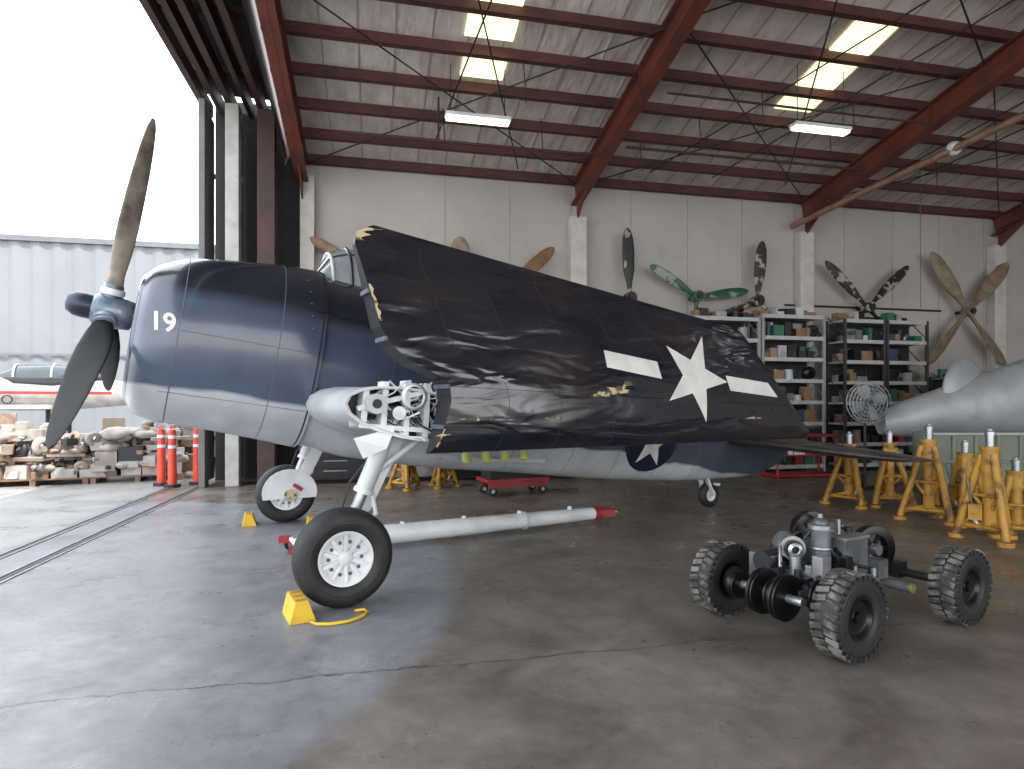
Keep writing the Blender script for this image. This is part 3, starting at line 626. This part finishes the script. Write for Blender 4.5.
for i in range(34):
    x=-.7+random.random()*.95; y=random.uniform(-.24,.24); g.cyl((x,y,.38),(x,y,.42+random.random()*.14),random.uniform(.010,.03),random.choice((steel,gp,gblack,dark)),n=10)
    if i%3==0: x=-.7+random.random()*.9; g.box((x,random.uniform(-.26,-.1),random.uniform(.38,.5)),(random.uniform(.03,.09),.05,random.uniform(.03,.08)),random.choice((gp,gblack,steel)))
g.obj('power_unit_cart',None,cart,crz,bevel=.003)
# ------------------------------------------------------------------ aircraft jacks
def jack(x,z,h,rz,s=1):
    g=B(); r=.42*s
    g.cyl((0,0,.12),(0,0,h*.80),.075,yellow); g.cyl((0,0,h*.60),(0,0,h*.82),.095,yellow,n=20); g.cyl((0,0,h*.62),(0,0,h*.66),.11,yellow,n=20); g.cyl((0,0,h*.80),(0,0,h*.83),.11,yellow); g.cyl((0,0,h*.8),(0,0,h*.93),.045,steel); g.cyl((0,0,h*.93),(0,0,h*.96),.055,steel); g.ball((0,0,h*.975),(.03,.03,.03),steel)
    g.box((.0,-.097,h*.72),(.09,.01,.08),white); g.box((0,-.1,h*.72),(.07,.01,.05),gblack)
    ft=[]
    for k in range(3):
        t=2*math.pi*k/3; f=Vector((r*math.cos(t),r*math.sin(t),.05)); ft.append(f)
        g.cyl(f,(.08*math.cos(t),.08*math.sin(t),h*.76),.045,yellow,n=12); g.cyl((f.x,f.y,0),(f.x,f.y,.05),.085,yellow)
        g.cyl(f+Vector((0,0,.06)),(0,0,.22),.03,yellow,n=8); g.cyl(f.lerp(Vector((0,0,h*.76)),.5),(0,0,.3),.025,yellow,n=8)
    for k in range(3):
        p=ft[k].lerp(Vector((0,0,h*.76)),.12); q=ft[(k+1)%3].lerp(Vector((0,0,h*.76)),.12); g.cyl(p,q,.03,yellow,n=8)
        p=ft[k].lerp(Vector((0,0,h*.76)),.5); q=ft[(k+1)%3].lerp(Vector((0,0,h*.76)),.5); g.cyl(p,q,.022,yellow,n=8)
    g.box((.14,0,.34),(.14,.14,.20),yellow); g.cyl((.17,.02,.4),(.22,.1,.75),.014,steel,n=8); g.cyl((.1,0,.12),(.18,.0,.30),.04,steel)
    g.tube([(.12,0,.4),(.2,-.1,.5),(.12,-.15,.3),(.05,-.1,.5),(.0,-.09,h*.6)],.012,gblack,n=6)
    g.obj('aircraft_jack',None,W(x,z),rz)
jack(5.55,10.2,1.22,.3,.85); jack(6.15,10.1,1.25,1.2,.8); jack(5.95,8.85,1.40,.5,.85); jack(6.65,9.1,1.15,1.6,.75); jack(5.82,7.55,1.38,2.2,.8); jack(6.3,7.75,1.0,.9,.65); jack(-2.1,12.2,.95,.6,.8); jack(-1.4,12.5,.9,.1,.7)
# stored aircraft section on stand
g=B(); rs=[]
for t in range(15):
    f=t/14; x=7.25+5.6*f; z=12.2-.3*f; top=1.55+2.0*f**.95; bot=1.02-.05*f; e_=min(1,(f/.05)**.5) if f<.05 else 1; r=(top-bot)/2*max(e_,.8); hh=(top+bot)/2
    rs.append([Vector(W(x,z+(.22+.4*f)*math.cos(q)*max(e_,.8),hh+r*math.sin(q))) for q in [2*math.pi*k/28 for k in range(28)]])
g.rings(rs,alum)
for t in range(2,14,2): g.rings([[p+ (p-sum(rs[t],Vector())/28)*.004 for p in rs[t]],[p+(p-sum(rs[t],Vector())/28)*.004+Vector((.02,0,0)) for p in rs[t]]],steel,caps=False)
g.ball(W(8.82,12.1,1.90),(.50,.14,.66),alum,n=28)
for x in(8.3,10,11.6):
    g.beam(W(x,11.8,0),W(x,12.1,1.0),.08,.08,dark); g.beam(W(x,12.5,0),W(x,12.1,1.0),.08,.08,dark)
g.obj('stored_fuselage_section')
g=B(); g.box((0,0,.72),(3.4,.3,.98),olive); g.box((0,-.16,1.19),(3.4,.04,.05),alum); g.box((0,-.16,.26),(3.4,.04,.06),olrib)
for i in range(10): g.box((-1.6+i*.355,-.165,.72),(.05,.03,.90),olrib)
g.box((0,-.165,.75),(3.4,.03,.05),olrib)
for x in(-1.5,0,1.5): g.box((x,0,.12),(.12,.28,.24),dark)
g.obj('green_parts_crate',None,W(8.25,10.0),math.radians(-12.47),bevel=.01)
# fan
g=B(); c=Vector((0,0,1.70))
for r in(.40,.34,.27,.20,.13):
    for y in(-.06,.06): g.lathe([(r-.006,y-.006),(r+.006,y-.006),(r+.006,y+.006),(r-.006,y+.006),(r-.006,y-.006)],c,(0,1,0),alum,n=32)
for k in range(18):
    t=k*math.pi/9
    for y in(-.07,.07): g.cyl(c+Vector((.05*math.cos(t),y,.05*math.sin(t))),c+Vector((.4*math.cos(t),y*.5,.4*math.sin(t))),.005,alum,n=6)
for k in range(4):
    t=k*math.pi/2+.4; rs=[]
    for r,wd in((.06,.08),(.15,.2),(.25,.26),(.35,.18)):
        d=Vector((math.cos(t),0,math.sin(t))); tg=Vector((-math.sin(t)*.85,.4,math.cos(t)*.85)); rs.append([c+d*r+tg*wd*.5*math.cos(q)+Vector((0,.006,0))*math.sin(q) for q in [2*math.pi*j/10 for j in range(10)]])
    g.rings(rs,alum)
g.cyl(c+Vector((0,-.05,0)),c+Vector((0,.22,0)),.08,dark); g.cyl((0,.12,0.02),(0,.12,1.68),.025,dark); g.cyl((0,.12,0),(0,.12,.04),.28,dark,n=28)
g.obj('pedestal_fan',None,W(6.9,12.0),-.2)
# ------------------------------------------------------------------ shelving
sfg=M('shelf_frame_grey',(.30,.30,.30),.5); sfw=M('shelf_frame_white',(.42,.43,.44),.5); sfd=M('shelf_frame_dark',(.04,.04,.045),.5)
def shelf(x0,x1,yc,top,lv,seed,fr,up):
    random.seed(seed); g=B(); d=.6
    for x in(x0,x1):
        for y in(yc-d/2,yc+d/2): g.box((x,y,top/2),(.06,.06,top),up)
        for i in range(5): g.cyl((x,yc-d/2,.3+i*top/5),(x,yc+d/2,.3+(i+1)*top/5-.2),.012,up,n=6)
    g.box(((x0+x1)/2,yc+d/2,top/2),(x1-x0,.01,top),darkwall)
    mats=[card,card,card,whitegrey,dark,gblack,gblack,dark,steel,browns,card,olive,dark,blue,red,greenp,sfg]
    for i in range(lv):
        z=.15+(top-.2)*i/(lv-1); g.box(((x0+x1)/2,yc,z),(x1-x0,d,.05),fr); g.box(((x0+x1)/2,yc-d/2,z),(x1-x0,.03,.09),fr)
        gap=(top-.2)/(lv-1)-.12
        for row,yo in((0,.13),(1,-.12)):
            x=x0+.06
            while x<x1-.16:
                w_=random.uniform(.10,.34); h=random.uniform(.35,.98)*gap
                if x+w_>x1-.05: break
                if i==lv-1: h*=.6
                if random.random()<.9:
                    m=random.choice(mats); r=random.random()
                    if r<.2: g.cyl((x+w_/2,yc+yo,z+.025),(x+w_/2,yc+yo,z+.025+h),min(w_*.42,.11),m,n=14)
                    elif r<.3: g.lathe([(.04,-.05),(h*.45,-.05),(h*.5,0),(h*.45,.05),(.04,.05)],(x+w_/2,yc+yo,z+.03+h*.5),(0,1,.1),m,n=18)
                    else: g.box((x+w_/2,yc+yo,z+.025+h/2),(w_*.94,.22,h),m)
                x+=w_+random.uniform(.0,.05)
    g.obj('storage_shelf')
shelf(7.3,9.0,13.55,3.75,8,1,sfw,sfg); shelf(9.1,10.8,13.55,3.85,8,2,sfw,sfg); shelf(11.4,12.55,13.55,3.8,8,5,sfw,sfd); shelf(12.65,13.85,13.55,3.8,8,6,sfw,sfd); shelf(5.6,7.2,13.55,3.6,8,4,sfg,sfg); shelf(14.6,17,13.55,2.4,5,8,sfg,sfd)
random.seed(11)
def wallprop(x,z,r,angs,m,wd=.26,y=14.10):
    g=B(); c=Vector((x,y,z)); g.cyl(c+Vector((0,-.14,0)),c+Vector((0,.10,0)),.14,m,n=20); g.cyl(c+Vector((0,-.2,0)),c+Vector((0,-.14,0)),.08,dark); g.cyl(c,c+Vector((0,.345,0)),.05,dark)
    for a in angs:
        a=math.radians(a); d=Vector((math.cos(a),0,math.sin(a))); tg=Vector((-math.sin(a),0,math.cos(a))); rs=[]
        for f,w_,tk,pt in((.06,.4,.12,60),(.2,.55,.09,50),(.4,.95,.06,35),(.65,1.,.045,25),(.85,.85,.03,20),(.96,.5,.02,18),(1,.15,.01,18)):
            p=math.radians(pt); cd=tg*math.cos(p)+Vector((0,1,0))*math.sin(p)*.6; nn=cd.cross(d).normalized()
            rs.append([c+d*r*f+cd*wd*w_/2*math.cos(q)+nn*tk*.5*math.sin(q) for q in [2*math.pi*j/14 for j in range(14)]])
        g.rings(rs,m)
    g.obj('display_propeller')
blk=M('black_display_blade',(.010,.010,.010),.5,c2=(.28,.25,.19),sc=4,mix=(.60,.62))
wallprop(6.05,4.25,1.7,(92,212,332),blk,.32); wallprop(7.84,4.35,1.45,(150,8,265),green,.28); wallprop(9.52,4.3,1.55,(84,205,325),stripe,.32)
wallprop(12.84,4.25,1.75,(138,42,222,318),stripe,.28); wallprop(16.1,4.25,2.0,(128,45,228,312),wood2,.42)
wallprop(1.9,4.15,1.35,(90,210,330),wood2,.5); wallprop(2.95,4.3,1.6,(42,162,282),wood,.34); wallprop(-.1,4.5,1.5,(148,268,28),wood,.28)
# ------------------------------------------------------------------ small clutter near back wall
g=B(); g.box((0,0,.28),(1.25,.6,.06),red); g.box((0,0,.42),(1.1,.5,.22),dark); g.box((0,-.28,.2),(1.2,.03,.1),red)
for x in(-.5,.5):
    for y in(-.22,.22): wheel(g,(x,y,.09),(0,1,0),.09,.05,black,steel,.04); g.box((x,y,.19),(.06,.06,.14),red)
g.cyl((.5,0,.3),(.75,0,.42),.02,red); g.box((-.2,0,.6),(.4,.35,.16),blue); g.cyl((.2,0,.5),(.2,0,.72),.12,steel); g.box((.42,0,.6),(.2,.3,.14),card); g.obj('red_shop_dolly',None,W(0.02,11.6),.2,bevel=.005)
g=B(); g.box((0,0,.05),(1.6,.6,.06),red); g.box((0,0,.5),(1.5,.55,.03),red); g.box((0,0,.95),(1.6,.6,.05),red)
for x in(-.75,.75):
    for y in(-.27,.27): g.cyl((x,y,0),(x,y,.97),.025,red,n=8)
for i in range(9): g.box((-.65+i*.16,0,.62),(.13,.3,.2+.1*random.random()),random.choice((card,dark,steel,blue,white)))
g.obj('red_workbench',None,(9.6,12.6,0),0,bevel=.004)
for (x,y,w_,h,m) in((-.8,13.7,1.2,.9,dark),(.8,13.8,1.1,.7,steel),(2.3,13.7,1.4,1.0,gblack),(4.0,13.6,.9,.8,blue)):
    g=B(); g.box((0,0,.1+h/2),(w_,.6,h),m)
    for k in range(4): g.box((0,-.31,.1+h*(.15+.23*k)),(w_*.9,.02,h*.19),m); g.box((0,-.33,.1+h*(.2+.23*k)),(w_*.4,.02,.02),alum)
    for s in(-1,1):
        for t in(-.2,.2): g.cyl((s*w_*.4,t-.02,.05),(s*w_*.4,t+.02,.05),.05,black,n=12)
    g.box((0,0,.12+h),(w_*1.03,.64,.03),steel); g.obj('tool_cabinet',None,(x,y,0),0,bevel=.006)
# ------------------------------------------------------------------ exterior
cm=M('corrugated_siding',(.165,.180,.20),.6,c2=(.15,.165,.185),sc=.5)
trimm=M('building_trim',(.12,.13,.15),.6)
g=B(); n=300; x0=-52; dx=.17; vs=[]
for i in range(n):
    x=x0+i*dx; y=26+(.06 if (i%4)<2 else 0); vs+= [(x,y,0),(x,y,7.7)]
g.add(vs,[(2*i,2*i+2,2*i+3,2*i+1) for i in range(n-1)],cm); g.box((x0+n*dx/2,26.1,7.75),(n*dx,.4,.2),trimm); g.box((x0+n*dx/2,32,3.85),(n*dx,11.6,7.7),cm)
g.box((x0+n*dx/2,25.95,3.5),(n*dx,.04,.08),trimm); g.obj('metal_warehouse')
for i,(x,z) in enumerate(((-7.18,12.7),(-6.82,12.45),(-6.55,12.9))):
    g=B(); g.cyl((0,0,0),(0,0,.06),.16,dark,n=8); g.cyl((0,0,.05),(0,0,1.15),.085,orange,r1=.07); g.cyl((0,0,.98),(0,0,1.04),.076,white); g.cyl((0,0,.78),(0,0,.84),.080,white); g.tube([(0,0,1.12),(.04,0,1.2),(0,0,1.24),(-.04,0,1.2),(0,0,1.12)],.012,orange,n=6); g.obj('traffic_delineator',None,W(x,z))
W3=M('off_white_debris',(.36,.345,.33),.7,c2=(.27,.25,.235)); pinkb=M('packing_board',(.30,.235,.19),.8)
def pile(cx,cz,n,spread,hmax,mats,name,sd):
    random.seed(sd); g=B(); g.box((0,0,.13),(spread*2,spread*1.4,.03),wood)
    for s in(-1,0,1): g.box((s*spread*.9,0,.06),(.1,spread*1.4,.12),wood)
    y=-spread*.5
    for row in range(3):
        x=-spread*.95
        while x<spread*.85:
            w_=random.uniform(.22,.5); z=.145; tot=hmax*random.uniform(.3,1)*(.6+.25*row)
            while z<tot:
                h=random.uniform(.10,.30); g.box((x+w_/2+random.uniform(-.05,.05),y+random.uniform(-.06,.06),z+h/2),(w_*random.uniform(.7,.98),.4,h),random.choice(mats),Matrix.Rotation(random.uniform(-.3,.3),3,'Z')); z+=h
            x+=w_
        y+=spread*.5
    for i in range(n):
        r=spread*.9; x=random.uniform(-r,r); yy=random.uniform(-.8,.5)*r; z=.2+random.random()*hmax*.8; s=random.uniform(.06,.2)
        rot=Matrix.Rotation(random.uniform(0,3),3,'Z')@Matrix.Rotation(random.uniform(-.4,.4),3,'X'); m=random.choice(mats); q=random.random()
        if q<.3: g.box((x,yy,z),(s*1.8,s,s),m,rot)
        elif q<.6: g.box((x,yy,z),(s*5,s*.3,s*.4),m,rot)
        elif q<.78: g.lathe([(s*.5,-s*.3),(s,-s*.3),(s*1.1,0),(s,s*.3),(s*.5,s*.3)],(x,yy,z),rot@Vector((0,1,.3)),m,n=16)
        else: g.ball((x,yy,z),(s*1.8,s*1.3,s*.7),tarp,n=12,rot=rot)
    g.obj(name,None,W(cx,cz),.2)
pile(-10.0,13.2,110,1.0,.95,[pinkb,W3,card,W3,tarp,browns,dark],'pallet_of_boxes',1)
pile(-8.3,13.9,110,.9,1.1,[pinkb,card,W3,tarp,W3,browns,dark],'pallet_of_boxes',2)
pile(-11.5,14.5,90,1.0,1.2,[W3,browns,tarp,card,steel],'pallet_of_boxes',3)
pile(-8.6,16.4,100,1.0,1.7,[pinkb,red,card,tarp,W3,dark],'pallet_of_boxes',4)
pile(-7.1,17.6,80,.9,1.6,[browns,card,tarp,dark,W3],'pallet_of_boxes',6)
# parked light aircraft
g=B(); rs=[]
for t in range(15):
    f=t/14; x=-3.2+6.0*f; r=.62*math.sin(math.pi*(.06+.80*f))**.6*(1-.35*f); rs.append([Vector((x,.8*r*math.cos(q),2.0+r*math.sin(q))) for q in [2*math.pi*k/24 for k in range(24)]])
g.rings(rs,W3); g.rings([[Vector((x,.46*s*math.cos(q),2.45+.40*s*math.sin(q))) for q in [2*math.pi*k/20 for k in range(20)]] for x,s in((-1.3,.2),(-.8,.9),(.1,1),(.9,.7),(1.4,.2))],dglass)
g.tube([(.1,.47*math.cos(q),2.45+.41*math.sin(q)) for q in [math.pi*k/10 for k in range(11)]],.03,W3,n=6); g.tube([(-.8,.43*math.cos(q),2.45+.38*math.sin(q)) for q in [math.pi*k/10 for k in range(11)]],.03,W3,n=6)
g.box((-.3,0,1.6),(1.5,4.2,.12),W3); g.box((2.5,0,2.5),(.7,.08,.8),W3); g.box((2.5,0,2.15),(.6,2.0,.06),W3); g.box((-.4,-.52,2.0),(4.0,.03,.08),red)
for x,y in((-2.2,0),(.2,-1.2),(.2,1.2)): g.cyl((x,y,.3),(x,y,1.65),.06,dark); wheel(g,(x,y,.3),(0,1,0),.3,.15,black,steel,.12)
cu=bpy.data.curves.new('s','FONT'); cu.body='CO'; cu.size=.36; to=bpy.data.objects.new('s',cu); COL.objects.link(to); bpy.context.view_layer.update(); me=to.evaluated_get(bpy.context.evaluated_depsgraph_get()).to_mesh()
g.add([(v.co.x-1.3,-.56,1.68+v.co.y) for v in me.vertices],[tuple(p.vertices) for p in me.polygons],gblack); bpy.data.objects.remove(to)
g.obj('parked_light_aircraft',None,W(-13.6,18.3),.20)
g=B(); g.box((0,0,.75),(2.6,1.3,.12),dark)
for s in(-1,1): wheel(g,(.2,.72*s,.35),(0,1,0),.35,.18,black,W3,.16); g.box((0,.65*s,1.1),(2.6,.04,.5),M('trailer_red',(.30,.03,.03),.5))
for i in range(12): g.beam((-1.2,random.uniform(-.5,.5),.9+.06*i),(1.3+random.random()*.5,random.uniform(-.5,.5),.95+.06*i),.15,.05,random.choice((W3,card,browns)))
g.box((-.5,-.1,1.75),(1.1,.9,.5),W3); g.obj('utility_trailer',None,W(-10.4,21.8),.1)
